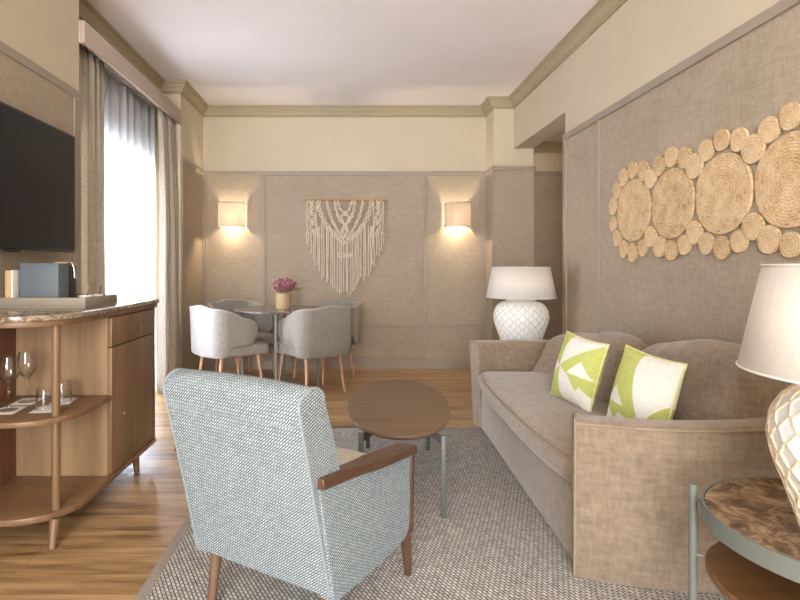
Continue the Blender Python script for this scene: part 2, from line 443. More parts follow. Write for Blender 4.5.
mb = MB(); mb.box(1.77, 1.97, YN, 4.42, 0, H); mb.box(1.77, 1.97, 4.42, 5.79, 2.42, H)
mb.cur = 1; mb.box(1.762, 1.77, YN, 4.40, 0, ZT-.01); struct(mb, 'wall_right', [M['paint'], M['linen']])
mb = MB(); mb.box(1.55, 1.98, 5.79, YB, 0, H); mb.cur = 1; mb.box(1.543, 1.984, 5.783, YB, 0, ZT-.01)
struct(mb, 'wall_pillar', [M['paint'], M['linen']])
mb = MB(); mb.box(1.97, 3.3, 4.32, 4.42, 0, 2.55); mb.box(3.2, 3.3, 4.42, YB, 0, 2.55); struct(mb, 'wall_corridor', M['paint'])

# crown moulding swept around the room with mitred corners
prof = [(0, -.112), (.014, -.112), (.014, -.098), (.028, -.092), (.034, -.07), (.055, -.045), (.06, -.03), (.074, -.024), (.074, -.014), (.082, -.012), (.082, 0), (0, 0)]
def mould(path, prof, z):
    P = [Vector(p) for p in path]; rings = []
    for i, p in enumerate(P):
        a = (P[i]-P[i-1]).normalized() if i else (P[1]-P[0]).normalized()
        b = (P[i+1]-P[i]).normalized() if i < len(P)-1 else a
        na = Vector((a.y, -a.x)); nb = Vector((b.y, -b.x)); m = (na+nb); m = m/(1+na.dot(nb))
        rings.append([(p.x+m.x*o, p.y+m.y*o, z+h) for o, h in prof])
    return MB().loft(rings)
struct(mould([(-1.675, YN), (-1.675, 3.35), (-1.86, 3.35), (-1.86, 5.29), (-1.65, 5.29), (-1.65, YB), (1.55, YB), (1.55, 5.79), (1.77, 5.79), (1.77, YN)], prof, H), 'trim_1', M['crown'])
struct(mould([(1.98, YB), (3.2, YB)], [(o, h) for o, h in prof], 2.55), 'trim_2', M['crown'])
# panel strips: top rails, uprights, chair rails
mb = MB()
yf = YB-.01
mb.bbox(-1.643, 1.545, yf-.018, yf, ZT-.045, ZT)
for x0, x1 in ((-1.643, -1.605), (-.985, -.945), (.835, .872), (1.475, 1.545)): mb.bbox(x0, x1, yf-.014, yf, .1, ZT-.045)
for x0, x1 in ((-1.605, -.985), (-.945, .835), (.872, 1.475)): mb.bbox(x0, x1, yf-.013, yf, .475, .512)
mb.bbox(-.985, .872, yf-.012, yf, .1, .13)
struct(mb, 'trim_3', M['trim'])
mb = MB()
mb.bbox(-1.643, -1.63, 5.295, yf, ZT-.045, ZT)
for a, b in ((5.295, 5.335), (6.045, 6.085)): mb.bbox(-1.643, -1.631, a, b, .1, ZT-.045)
mb.bbox(-1.643, -1.632, 5.335, 6.045, .475, .512); struct(mb, 'trim_4', M['trim'])
mb = MB()
mb.bbox(1.531, 2.0, 5.768, 5.79, ZT-.045, ZT); mb.bbox(1.528, 1.545, 5.768, yf-.018, ZT-.045, ZT); mb.bbox(1.531, 1.545, 5.772, 5.81, .1, ZT-.045)
mb.bbox(1.543, 1.984, 5.772, 5.784, .475, .512); struct(mb, 'trim_5', M['trim'])
mb = MB()
mb.bbox(1.746, 1.765, YN, 4.425, ZT-.05, ZT)
for a, b in ((4.36, 4.425), (3.79, 3.83), (1.3, 1.34)): mb.bbox(1.748, 1.765, a, b, .1, ZT-.05)
mb.bbox(1.749, 1.765, 1.34, 3.79, .475, .512); mb.bbox(1.749, 1.765, 3.83, 4.36, .475, .512)
struct(mb, 'trim_6', M['trim'])
mb = MB()
mb.bbox(-1.67, -1.659, YN, 3.345, ZT-.05, ZT); mb.bbox(-1.67, -1.66, 3.27, 3.345, 0, ZT-.05); struct(mb, 'trim_7', M['trim'])
mb = MB(); mb.bbox(1.99, 3.2, yf-.014, yf, ZT-.045, ZT); mb.bbox(1.99, 3.2, yf-.012, yf, .475, .512); struct(mb, 'trim_8', M['trim'])
mb = MB(); mb.bbox(-1.643, 1.545, yf-.018, yf, 0, .1); struct(mb, 'baseboard_back', M['trim'])
mb = MB(); mb.bbox(1.744, 1.765, YN, 4.425, 0, .1); struct(mb, 'baseboard_right', M['trim'])
mb = MB(); mb.bbox(-1.643, -1.629, 5.295, yf, 0, .1); mb.bbox(1.53, 1.99, 5.768, 5.79, 0, .1); mb.bbox(1.99, 3.2, yf-.016, yf, 0, .1); struct(mb, 'baseboard_corner', M['trim'])

# balcony door behind the curtains
wf = MB(); X0, X1 = -1.94, -1.88
for a, b in ((3.5, 3.57), (4.27, 4.35), (5.05, 5.12)): wf.bbox(X0, X1, a, b, 0, 2.12)
wf.bbox(X0, X1, 3.5, 5.12, 2.05, 2.12); wf.bbox(X0, X1, 3.5, 5.12, 0, .09)
w1 = wf.build('window_1', M['frame']); w1['kind'] = 'structure'
for a, b in ((3.57, 4.27), (4.35, 5.05)):
    MB().box(-1.915, -1.909, a, b, .09, 2.05).build('window_pane', M['pane'], w1, False)

# pelmet
t = thing('curtain_pelmet', 'long taupe boxed pelmet above the balcony door curtains', 'pelmet', (-1.657, 4.3, 2.54))
mb = MB(); mb.bbox(-.004, .02, -.955, .975, 0, .14); mb.build('front_board', M['valance'], t)
mb = MB(); mb.bbox(-.2, -.004, -.955, -.935, 0, .14); mb.build('end_board', M['valance'], t)
mb = MB(); mb.bbox(-.2, -.004, -.935, .975, .125, .139); mb.build('top_board', M['valance'], t)

# ------------------------------------------------------------------ curtains
def curtain(name, label, cat, mat, y0, y1, xc, amp, folds, z0, z1, ny, seed, flare=0, thick=.002, push=0):
    rnd = random.Random(seed); ph = [rnd.uniform(0, 6.28) for _ in range(4)]
    mb = MB(); nz = 26; vs = []; fs = []
    for j in range(nz+1):
        tz = j/nz; z = lerp(z0, z1, tz)
        gather = 1 - .0*tz
        for i in range(ny+1):
            s = i/ny
            y = lerp(y0, y1, s)
            y += flare*(1-tz)*(s-.5)
            a = amp*(.75+.25*sin(3*s*pi+ph[0]))*(1-.35*tz)
            k = 2*pi*folds
            x = xc + a*sin(k*(s+.012*sin(5*tz+ph[1])*(1-tz)) + ph[2]) + .25*a*sin(2.3*k*s+ph[3]+1.2*(1-tz))
            x += push*min(1, (1-tz)*3)
            if tz > .965: x = xc + (x-xc)*.8 + .004*sin(k*3*s)
            vs.append((x, y, z))
    n = ny+1
    for j in range(nz):
        for i in range(ny): fs.append((j*n+i, j*n+i+1, (j+1)*n+i+1, (j+1)*n+i))
    mb.add(vs, fs); o = mb.build(name, mat); o.data.set_sharp_from_angle(angle=radians(180))
    sd = o.modifiers.new('thickness', 'SOLIDIFY'); sd.thickness = thick
    return tag(o, label, cat)
curtain('linen_drape', 'beige linen drape gathered beside the television, left end of the balcony door', 'curtain', M['drape'], 3.41, 3.82, -1.745, .034, 5, .015, 2.60, 110, 3, .03)
curtain('linen_drape', 'beige linen drape gathered next to the dining corner, right end of the balcony door', 'curtain', M['drape'], 4.84, 5.268, -1.705, .05, 4.5, .015, 2.60, 110, 11, .05, .002, .03)
curtain('sheer_curtain', 'white sheer curtain glowing with daylight in front of the balcony door', 'curtain', M['sheer'], 3.62, 5.06, -1.805, .027, 9, .012, 2.60, 200, 5, .0, .0008)

# ------------------------------------------------------------------ television
t = thing('television', 'large black flat television mounted on the left wall', 'television', (-1.57, 2.415, 1.232))
mb = MB(); mb.bbox(-.035, 0, -.685, .685, 0, .668, .006); mb.build('casing', M['tvb'], t)
mb = MB(); mb.box(0, .002, -.672, .672, .016, .655); mb.build('screen', M['tv'], t, False)
mb = MB(); mb.bbox(-.03, .006, -.70+.72, .16, -.012, 0, .003); mb.build('sensor', M['tvb'], t)
mb = MB(); mb.box(-.085, -.035, -.2, .2, .2, .45); mb.build('wall_bracket', M['tvb'], t, False)

# ------------------------------------------------------------------ bar cabinet
CX0, CXF = -1.645, -1.165
t = thing('bar_cabinet', 'walnut bar cabinet with stone top and rounded open shelves under the television', 'cabinet', (-1.4, 2.75, 0))
ox, oy = -1.4, 2.75
def rnd_outline(x0, xf, ynear, yfar, R):
    p = [(x0, yfar), (xf, yfar)]
    for k in range(13):
        a = pi/2*k/12; p.append((xf-R+R*cos(a), ynear+R-R*sin(a)))
    p.append((x0, ynear)); return [(x-ox, y-oy) for x, y in p][::-1]
mb = MB(); mb.prism(rnd_outline(CX0, CXF+.006, 2.13, 3.30, .25), .930, .954, .004); mb.build('stone_top', M['granite'], t)
mb = MB(); mb.prism(rnd_outline(CX0, CXF-.002, 2.145, 3.285, .245), .905, .930, .003); mb.build('top_board', M['cabx'], t)
mb = MB(); mb.prism(rnd_outline(CX0, CXF+.004, 2.18, 3.25, .24), .098, .126, .005); mb.build('bottom_board', M['cabx'], t)
mb = MB(); mb.prism(rnd_outline(CX0+.012, CXF+.002, 2.17, 2.648, .24), .498, .522, .005); mb.build('shelf', M['cabx'], t)
mb = MB(); mb.box(CX0-ox, CX0+.012-ox, 2.17-oy, 3.24-oy,   .126, .905); mb.build('back_panel', M['cabd'], t, False)
mb = MB(); mb.box(CX0+.012-ox, CXF-.02-ox, 2.65-oy, 2.67-oy,   .126, .905); mb.cur = 1
mb.box(CX0+.012-ox, CXF-.022-ox, 2.67-oy, 3.235-oy, .13, .905)
mb.box(CX0+.012-ox, CXF-ox, 3.228-oy, 3.245-oy,   .126, .905); mb.build('carcass', [M['cabin'], M['cab']], t, False)
mb = MB(); mb.bbox(CXF-.022-ox, CXF-ox, 2.652-oy, 3.226-oy, .131, .752, .002); dr = mb.build('door', M['cab'], t)
mb = MB(); mb.bbox(CXF-.022-ox, CXF-ox, 2.652-oy, 3.226-oy, .757, .900, .002); dw = mb.build('drawer', M['cab'], t)
def knob(y, z, par):
    m2 = MB(); pr = [(.005, 0), (.005, .012), (.012, .016), (.013, .022), (.009, .026), (0, .027)]
    rings = [[(CXF-ox+h, y-oy+r*cos(2*pi*k/16), z+r*sin(2*pi*k/16)) for k in range(16)] for r, h in pr]
    k_ = m2.loft(rings).build('knob', M['chrome'], par); k_['label'] = 'small round chrome knob'
knob(2.74, .408, dr); knob(2.965, .815, dw)
mb = MB(); mb.tube([(-1.24-ox, 2.285-oy, z) for z in (.126, .3, .498)], .017, 16); mb.tube([(-1.24-ox, 2.285-oy, z) for z in (.522, .7, .905)], .017, 16); mb.build('post', M['cab'], t)
for (x, y, sx, sy) in ((-1.222, 2.245, .014, -.05), (-1.20, 3.03, .01, 0), (-1.58, 2.25, 0, -.04), (-1.58, 3.03, 0, 0)):
    mb = MB(); mb.tube([(x-ox, y-oy, .099), (x+sx-ox, y+sy-oy, 0)], lambda q: lerp(.021, .014, q), 16); mb.build('leg', M['cab'], t)

# on the cabinet
ZC = .9545
t = thing('serving_tray', 'grey beige leather serving tray on the bar cabinet top', 'tray', (-1.45, 2.73, ZC))
hw, hd = .204, .178
mb = MB(); mb.box(-hw, hw, -hd, hd, 0, .008); mb.build('base', M['tray'], t, False)
mb = MB()
mb.bbox(-hw, hw, -hd, -hd+.012, .008, .05, .002); mb.bbox(-hw, hw, hd-.012, hd, .008, .05, .002)
mb.bbox(-hw, -hw+.012, -hd+.012, hd-.012, .008, .05, .002); mb.bbox(hw-.012, hw, -hd+.012, hd-.012, .008, .05, .002)
mb.build('rim', M['tray'], t)
ZR = ZC+.009
t = thing('storage_box', 'slate grey upright box standing in the tray', 'box', (-1.487, 2.66, ZR))
mb = MB(); mb.bbox(-.105, .082, -.05, .05, 0, .2, .004); mb.build('case', M['slate'], t)
mb = MB(); mb.bbox(-.107, .084, -.052, .052, .192, .205, .003); mb.build('lid', M['slate'], t)
t = thing('coffee_maker', 'slim black coffee maker with chrome handle behind the slate box', 'coffee maker', (-1.44, 2.775, ZR))
mb = MB(); mb.bbox(-.1, .02, -.05, .05, 0, .2, .012, 3); mb.build('body', M['black'], t)
mb = MB(); mb.bbox(-.06, .0, -.03, .03, .2, .213, .006, 3); mb.build('lid', M['tan'], t)
mb = MB(); mb.tube([(-.0, -.0, .21), (.016, 0, .206), (.026, 0, .18), (.03, 0, .13)], .006, 10); mb.build('handle', M['chrome'], t)
t = thing('leaflet_box', 'tan upright card box with white edge left of the slate box', 'box', (-1.618, 2.605, ZR))
mb = MB(); mb.bbox(-.02, .012, -.035, .035, 0, .17, .002); mb.build('case', M['tan'], t)
mb = MB(); mb.bbox(.012, .019, -.037, .037, 0, .172, .001); mb.build('edge', M['white'], t)
def dish(x, y, r, label):
    t = thing('condiment_dish', label, 'dish', (x, y, ZR), 0, 'white dishes in the tray')
    mb = MB(); mb.lathe([(r*.62, 0), (r*.75, .004), (r, .048), (r-.003, .048), (r*.7, .008), (0, .008)], 24); mb.build('bowl', M['white'], t)
    return t
d1 = dish(-1.293, 2.65, .032, 'white dish near the tray corner holding two brown stirrers')
d2 = dish(-1.277, 2.745, .024, 'smaller white dish behind the one holding stirrers')
for (x, y, sx, sy, lab) in ((-1.295, 2.65, .018, .01, 'brown stirrer leaning left in the white dish'), (-1.28, 2.745, .018, .01, 'brown stirrer in the smaller white dish')):
    o = MB().tube([(0, 0, 0), (sx, sy, .085)], .0028, 8).build('stirrer', M['dlegw'], None); o.location = (x, y, ZR+.0085); tag(o, lab, 'stirrer', 'stirrers in the dishes')

# under the top: glasses on paper
ZS = .5225
def paper(x, y, rz, w, d, label):
    o = MB().box(-w/2, w/2, -d/2, d/2, 0, .0012).build('paper_coaster', M['paper'], None, False); o.location = (x, y, ZS); o.rotation_euler = (0, 0, rz); return tag(o, label, 'coaster', 'paper coasters on the shelf')
paper(-1.49, 2.36, .1, .10, .13, 'white paper coaster under the front wine glass')
paper(-1.50, 2.52, .1, .10, .13, 'white paper coaster under the rear wine glass')
paper(-1.34, 2.385, .15, .09, .12, 'white paper coaster under the front upturned tumbler')
paper(-1.335, 2.525, .15, .09, .12, 'white paper coaster under the rear upturned tumbler')
ZG = ZS+.0014
def wine(x, y, label):
    t = thing('wine_glass', label, 'glass', (x, y, ZG), 0, 'wine glasses on the shelf')
    pr = [(.033, .0), (.033, .0015), (.006, .006), (.0042, .02), (.0042, .09), (.007, .1), (.022, .112), (.035, .135), (.0385, .16), (.036, .185), (.031, .215)]
    inn = [(.0298, .215), (.0348, .185), (.0373, .16), (.0338, .135), (.0205, .1135), (.004, .104), (0, .1035)]
    mb = MB(); mb.lathe([(r*1.1, z*1.08) for r, z in [(0, 0)]+pr+inn], 32); mb.build('bowl', M['glass'], t); return t
wine(-1.49, 2.365, 'clear wine glass in front on the cabinet shelf'); wine(-1.50, 2.515, 'clear wine glass behind the front one on the cabinet shelf')
def tumbler(x, y, label):
    t = thing('tumbler', label, 'glass', (x, y, ZG), 0, 'upturned tumblers on the shelf')
    n = 28; rings = []
    pr = [(.038, 0), (.038, .004), (.0365, .02), (.0345, .05), (.032, .078), (.030, .084), (0, .084)]; inn = [(0, .072), (.027, .072), (.0315, .05), (.0335, .02), (.0355, 0)]
    for i, (r, z) in enumerate([(r*1.08, z*1.08) for r, z in pr+inn]):
        rings.append([(max(r*(1+(.025*(k % 2) if 1 < i < 5 else 0)), 1e-4)*cos(2*pi*k/n), max(r*(1+(.025*(k % 2) if 1 < i < 5 else 0)), 1e-4)*sin(2*pi*k/n), z) for k in range(n)])
    mb = MB(); mb.loft(rings, False, True); mb.build('cup', M['glass'], t); return t
tumbler(-1.348, 2.395, 'upturned cut glass tumbler in front beside the cabinet post'); tumbler(-1.338, 2.525, 'upturned cut glass tumbler behind the cabinet post')

# ------------------------------------------------------------------ rug
t = thing('rug', 'large grey and cream woven rug under the sofa, armchair and coffee table', 'rug', (.43, 2.35, 0))
mb = MB(); mb.bbox(-1.14, 1.14, -1.46, 1.465, 0, .006, .002); mb.build('woven_field', M['rug'], t)
mb = MB()
for a in ((-1.172, -1.128, -1.5, 1.497), (1.128, 1.172, -1.5, 1.497)): mb.bbox(*a, 0.0005, .0061, .002)
for a in ((-1.128, 1.128, -1.5, -1.455), (-1.128, 1.128, 1.453, 1.497)): mb.bbox(*a, 0.0005, .0061, .002)
b_ = mb.build('binding', M['rugb'], t); b_['label'] = 'plain grey edge binding'
ZRG = .0062

# ------------------------------------------------------------------ shells (upholstery swept along a plan path)
def ring(p, nrm, t, zb, zt, r, lean=0, k=4):
    """closed section: outer face, rounded top, inner face; lean moves the top along the outward normal"""
    hz = zt-zb; pts = []
    def put(o, z):
        q = o+lean*((z-zb)/max(hz, 1e-4)); pts.append((p[0]+nrm[0]*q, p[1]+nrm[1]*q, z))
    h = t/2; r = min(r, h*.98, hz*.45)
    put(h-.008, zb); put(h, zb+min(.012, hz*.1))
    for q in (.33, .66): put(h, lerp(zb, zt-r, q))
    for i in range(k+1): a = pi/2*i/k; put(h-r+r*cos(a), zt-r+r*sin(a))
    for i in range(k+1): a = pi/2*i/k; put(-h+r-r*sin(a), zt-r+r*cos(a))
    for q in (.66, .33): put(-h, lerp(zb, zt-r, q))
    put(-h, zb+min(.012, hz*.1)); put(-h+.008, zb)
    return pts
def normals(P):
    out = []
    for i in range(len(P)):
        a = P[max(i-1, 0)]; b = P[min(i+1, len(P)-1)]; dx, dy = b[0]-a[0], b[1]-a[1]; L = sqrt(dx*dx+dy*dy) or 1
        out.append((dy/L, -dx/L))
    return out
def catmull(P, n):
    out = []
    for i in range(len(P)-1):
        p0 = P[max(i-1, 0)]; p1 = P[i]; p2 = P[i+1]; p3 = P[min(i+2, len(P)-1)]
        for j in range(n):
            t = j/n
            out.append(tuple(.5*((2*p1[d])+(-p0[d]+p2[d])*t+(2*p0[d]-5*p1[d]+4*p2[d]-p3[d])*t*t+(-p0[d]+3*p1[d]-3*p2[d]+p3[d])*t**3) for d in range(len(p1))))
    out.append(tuple(P[-1])); return out

# ------------------------------------------------------------------ sofa
sofa = thing('sofa', 'taupe velvet two seat sofa with curved arms along the right wall', 'sofa', (.848, 1.985, ZRG), radians(-2.36))
LEN = 1.95
half = [(.0, .055, .595), (.12, .018, .595), (.25, -.012, .595), (.38, -.022, .597), (.50, -.022, .60), (.61, -.005, .607), (.69, .07, .65), (.72, .2, .745)]
far_t = {i: .602 for i in range(8)}
back = [(.705, .5, .65), (.695, .83, .62), (.695, 1.09, .62), (.695, 1.37, .62)]
full = half+back+[(min(x, .69), LEN-y, far_t[i]) for i, (x, y, z) in list(enumerate(half))[::-1]]
P3 = catmull(full, 8); P2 = [(p[0], p[1]) for p in P3]; N2 = [(-a, -b) for a, b in normals(P2)]
# outward normal points away from the seat
if N2[0][1] > 0: N2 = [(-a, -b) for a, b in N2]
rings = []; pipe = []
for i, (p, nn) in enumerate(zip(P3, N2)):
    tt = .115; lean = .055 if True else 0
    rings.append(ring(p, nn, tt, .0, p[2], .024, lean))
    q = tt/2+lean-.002; pipe.append((p[0]+nn[0]*q, p[1]+nn[1]*q, p[2]-.012))
mb = MB(); mb.loft(rings); mb.build('arm_and_back_shell', M['sofa'], sofa)
def frontline(i):
    r = rings[i]; o = []
    for a in r[1:-1]: o.append((a[0]-.001, a[1], a[2]))
    return o
mb = MB(); mb.tube(pipe, .0055, 8)
for i in (0, -1): mb.tube(frontline(i), .0055, 8)
pp = mb.build('piping', M['piping'], sofa); pp['label'] = 'light brown piped seam along arm edges'
mb = MB(); mb.rbox(.015, .70, .10, LEN-.10, .0, .285, .012, 3, 4); mb.build('base', M['sofa'], sofa)
def crown_fn(c):
    y = (c.y-LEN/2)/(LEN/2-.11); x = (c.x-.3)/.32
    f = max(0, 1-y**4)*max(0, 1-abs(x)**4)
    if c.z > .35: c.z += .022*f
    c.x -= .062*max(0, 1-abs(y)**3)*max(0, 1-max(0, c.x)/.30)*(1 if c.z > .33 else .8)
    return c
mb = MB(); mb.rbox(-.002, .60, .105, LEN-.105, .287, .41, .045, 4, 10, crown_fn); sc = mb.build('seat_cushion', M['sofa'], sofa)
mb = MB(); mb.tube([(.008-.06*max(0, 1-abs((y-LEN/2)/(LEN/2-.11))**3), y, .404+.004*max(0, 1-((y-LEN/2)/(LEN/2-.11))**4)) for y in [.14+1.64*i/40 for i in range(41)]], .0045, 8); mb.build('cushion_piping', M['piping'], sc)
ia = 8*6
arch = [(p[0], p[1], p[2]+.002) for p in rings[ia][5:-4]]
mb = MB(); mb.tube(arch, .005, 8); mb.build('piping', M['piping'], sofa)
# two back pads with scalloped tops
def pad(y0, y1, tops, name, xo):
    n = 26; rg = []
    for i in range(n+1):
        s = i/n; y = lerp(y0, y1, s)
        e = min(1, min(s, 1-s)/.08); e = sqrt(max(0, 1-(1-e)**2)); e = max(e, .12)
        zt = interp(tops, y); zt = lerp(.42+.6*(zt-.42), zt, e)
        th = .17*lerp(.45, 1, e); corner = 0
        if y < .36: corner = -(.36-y)**2*.25
        if y > LEN-.36: corner = (y-LEN+.36)**2*2.2
        p = (.535+xo-corner, y)
        rg.append(ring(p, (1, 0), th, .40, zt, .07, .115, 6))
    m2 = MB(); m2.loft(rg); return m2.build(name, M['sofa'], sofa)
pad(-.03, .84, [(.0, .83), (.2, .842), (.32, .84), (.45, .815), (.60, .785), (.84, .715)], 'back_pad', 0)
pad(.845, LEN-.115, [(.85, .72), (1.02, .768), (1.2, .765), (1.43, .725), (1.62, .708), (1.82, .68)], 'back_pad', .0)

# scatter cushions
def pillow(loc, rot, mat, label, a=.178):
    t = thing('scatter_cushion', label, 'cushion', loc, 0, 'patterned cushions on the sofa'); t.rotation_euler = rot
    n = 18; vs = []; fs = []; T = .075
    def pt(u, v, sgn):
        x = u*a*(1-.07*(1-v*v)); z = v*a*(1-.07*(1-u*u))
        h = (max(0, 1-u*u)*max(0, 1-v*v))**.5
        return (x, sgn*T*h, z)
    for sgn in (-1, 1):
        o = len(vs)
        for j in range(n+1):
            for i in range(n+1): vs.append(pt(sin(pi/2*(2*i/n-1)), sin(pi/2*(2*j/n-1)), sgn))
        for j in range(n):
            for i in range(n):
                k = o+j*(n+1)+i; fs.append((k, k+1, k+n+2, k+n+1))
    mb = MB(); mb.add(vs, fs); c = mb.build('cover', mat, t)
    bm = bmesh.new(); bm.from_mesh(c.data); bmesh.ops.remove_doubles(bm, verts=bm.verts[:], dist=1e-5); bmesh.ops.recalc_face_normals(bm, faces=bm.faces[:]); bm.to_mesh(c.data); bm.free()
    c.data.set_sharp_from_angle(angle=radians(180))
    e = []
    for k in range(48):
        q = k/12; sd = int(q); f = sin(pi/2*(2*(q-sd)-1))
        u, v = [(f, -1), (1, f), (-f, 1), (-1, -f)][sd]; e.append(pt(u, v, 1))
    p = MB().tube(e, .0048, 8, True).build('edge_piping', M['green'], t); p['label'] = 'lime piped edge'
    return t
pm1 = pillow_mat('cushion print one', -.06, .0, .09, -.02, 1.0); pm2 = pillow_mat('cushion print two', .08, -.12, -.09, -.07, .2)
pillow((1.20, 2.83, .608), (radians(-14), radians(4), radians(-80)), pm1, 'lime and white patterned cushion on the far side of the pair')
pillow((1.25, 2.295, .608), (radians(-14), radians(4), radians(-81)), pm2, 'lime and white patterned cushion nearer the front arm of the sofa')

# ------------------------------------------------------------------ armchair
ac = thing('armchair', 'pale blue grey tweed armchair with walnut arms, back turned to the viewer', 'armchair', (-.142, 1.908, ZRG+.0025), radians(-31.5))
# back: slanted padded slab with rounded roll at the top
def yb(z): return -.26-.17*(z-.19)/.585
sect = []
for z in (.19, .3, .45, .6, .70, .76): sect.append((yb(z), z))
top_c = (yb(.76)+.055, .765)
for i in range(1, 9):
    a = pi-pi*i/9; sect.append((top_c[0]+.062*cos(a), top_c[1]+.052*sin(a)))
for z in (.76, .68, .58, .45, .36): sect.append((yb(z)+.118+.022*sin(pi*min(1, max(0, (.76-z)/.4))), z))
sect.append((-.12, .19))
def back_rings():
    out = []
    for s in [-1, -.985, -.95, -.6, -.2, .2, .6, .95, .985, 1]:
        e = 1 if abs(s) < .97 else (.985 if abs(s) < .99 else .96)
        cy = sum(p[0] for p in sect)/len(sect); cz = sum(p[1] for p in sect)/len(sect)
        out.append([(s*lerp(.268, .262, (z-.19)/.6)+.019*(z-.19)/.6, cy+(y-cy)*e, cz+(z-cz)*e+.008*(1-s*s)*(1 if z > .72 else 0)) for y, z in sect])
    return out
br = back_rings()
mb = MB(); mb.loft(br); bk = mb.build('backrest', M['tweed'], ac)
mb = MB()
for idx in (1, -2):
    sgn = -1 if idx == 1 else 1
    mb = MB(); mb.tube([(p[0]+sgn*.001, p[1]-.003, p[2]+(.002 if k > 5 else 0)) for k, p in enumerate(br[idx][:14])], .0042, 8)
    mb.build('back_piping', M['tweedp'], bk)
mb = MB(); mb.tube([(x, yb(.715)-.001, .715) for x in [-.25+.5*i/10 for i in range(11)]], .0028, 6); mb.build('back_seam', M['tweedp'], bk)
# side panels
for s in (-1, 1):
    def arm_z(y): return .533-.068*(y+.335)/.57
    out = [(-.262, .185), (-.15, .178), (0, .172), (.14, .168), (.2, .175), (.228, .20), (.236, .24)]
    up = [(.236, arm_z(.236)), (.1, arm_z(.1)), (-.1, arm_z(-.1)), (yb(.53)+.02, arm_z(-.34))]
    pts = out+up
    mb = MB(); mb.loft([[(s*x, y, z) for y, z in pts] for x in (.232, .236, .277, .282)]); mb.build('side_panel', M['tweed'], ac)
    # arm: plank with a wider front half
    mb = MB(); rg = []
    for y, xi, xo, th in ((-.342, .254, .294, .027), (-.34, .252, .296, .029), (-.25, .246, .296, .03), (-.14, .238, .295, .027), (-.08, .23, .303, .024), (-.02, .228, .308, .027), (.1, .228, .307, .027), (.235, .229, .303, .027), (.252, .23, .302, .027)):
        z = arm_z(y)+.002
        rg.append([(s*xi, y, z), (s*xo, y, z), (s*(xo+.001), y, z+.004), (s*(xo-.001), y, z+th-.004), (s*(xo-.005), y, z+th), (s*(xi+.004), y, z+th), (s*xi, y, z+th-.004)])
    mb.loft(rg); mb.build('armrest', M['armw'], ac)
    mb = MB(); mb.bbox(s*.244 if s > 0 else -.29, .29 if s > 0 else -.244, .234, .254, .175, arm_z(.245)+.004, .004)
    mb.tube([(s*.262, .235, .2), (s*.255, .276, 0)], lambda q: lerp(.023, .014, q), 16); mb.build('leg', M['armw'], ac)
    mb = MB(); mb.tube([(s*.225, -.215, .22), (s*.224, -.25, 0)], lambda q: lerp(.022, .014, q), 16); mb.build('leg', M['dlegw'], ac)
mb = MB(); mb.rbox(-.234, .234, -.22, .285, .26, .405, .035, 4, 6, lambda c: Vector((c.x, c.y, c.z+(.02*max(0, 1-(c.x/.24)**2) if c.z > .36 else 0)))); mb.build('seat_cushion', M['seat'], ac)
mb = MB(); mb.rbox(-.233, .233, -.2, .24, .175, .262, .012, 3, 3); mb.build('seat_base', M['tweed'], ac)

# ------------------------------------------------------------------ coffee table
ct = thing('coffee_table', 'oval walnut coffee table with grey metal legs on the rug', 'coffee table', (.272, 3.0, ZRG), radians(-4))
def oval(a, b, n=72, e=2.15): return [(b*math.copysign(abs(cos(2*pi*k/n))**(2/e), cos(2*pi*k/n)), a*math.copysign(abs(sin(2*pi*k/n))**(2/e), sin(2*pi*k/n))) for k in range(n)]
mb = MB(); mb.prism(oval(.605, .278), .378, .394, .005); mb.build('table_top', M['tabw'], ct)
mb = MB(); mb.prism(oval(.578, .255), .366, .378, .003); mb.build('under_frame', M['dlegw'], ct)
lp = [(.197, -.523), (.197, .388), (-.181, .40), (-.181, -.513)]
for x, y in lp:
    mb = MB(); mb.bbox(x-.012, x+.012, y-.009, y+.009, 0, .376, .003); mb.build('leg', M['dmetal'], ct)
for a, b in ((0, 2), (1, 3)):
    (x0, y0), (x1, y1) = lp[a], lp[b]; L = sqrt((x1-x0)**2+(y1-y0)**2); nx, ny = (y1-y0)/L*.007, -(x1-x0)/L*.007
    mb = MB(); z0, z1 = (.334, .364); 
    mb.loft([[(x0+nx, y0+ny, z0), (x0-nx, y0-ny, z0), (x0-nx, y0-ny, z1), (x0+nx, y0+ny, z1)], [(x1+nx, y1+ny, z0), (x1-nx, y1-ny, z0), (x1-nx, y1-ny, z1), (x1+nx, y1+ny, z1)]])
    mb.build('cross_bar', M['dmetal'], ct, False)

# ------------------------------------------------------------------ side tables
def side_table(loc, rz, label):
    t = thing('side_table', label, 'side table', loc, rz, 'round marble side tables')
    mb = MB(); mb.lathe([(0, .464), (.30, .464), (.305, .468), (.305, .497), (.302, .5), (0, .5)], 72); mb.build('marble_top', M['marble'], t)
    mb = MB(); mb.lathe([(.306, .452), (.313, .452), (.313, .498), (.306, .498)], 72, cap=False)
    R = [[((r)*cos(2*pi*k/72), (r)*sin(2*pi*k/72), z) for k in range(72)] for r, z in ((.306, .452), (.313, .452), (.313, .499), (.306, .499))]
    mb = MB(); mb.loft(R, False, True); mb.build('rim', M['metal'], t)
    mb = MB(); mb.lathe([(0, .31), (.298, .31), (.303, .314), (.303, .326), (.298, .33), (0, .33)], 72); mb.build('shelf', M['shelfw'], t)
    for k in range(4):
        a = radians(142+90*k); x, y = .333*cos(a), .333*sin(a)
        mb = MB(); mb.tube([(x, y, 0), (x, y, .25), (x, y, .522)], .0115, 12)
        for z in (.322, .478): mb.tube([(x, y, z), (x*.305/.333, y*.305/.333, z)], .006, 8)
        mb.build('leg', M['metal'], t)
    return t
st = side_table((1.25, 1.345, ZRG), 0, 'round brown marble side table at the near end of the sofa')
st2 = dup(st, (1.40, 4.40, 0), radians(30), 'round side table beyond the far sofa arm carrying the distant lamp')

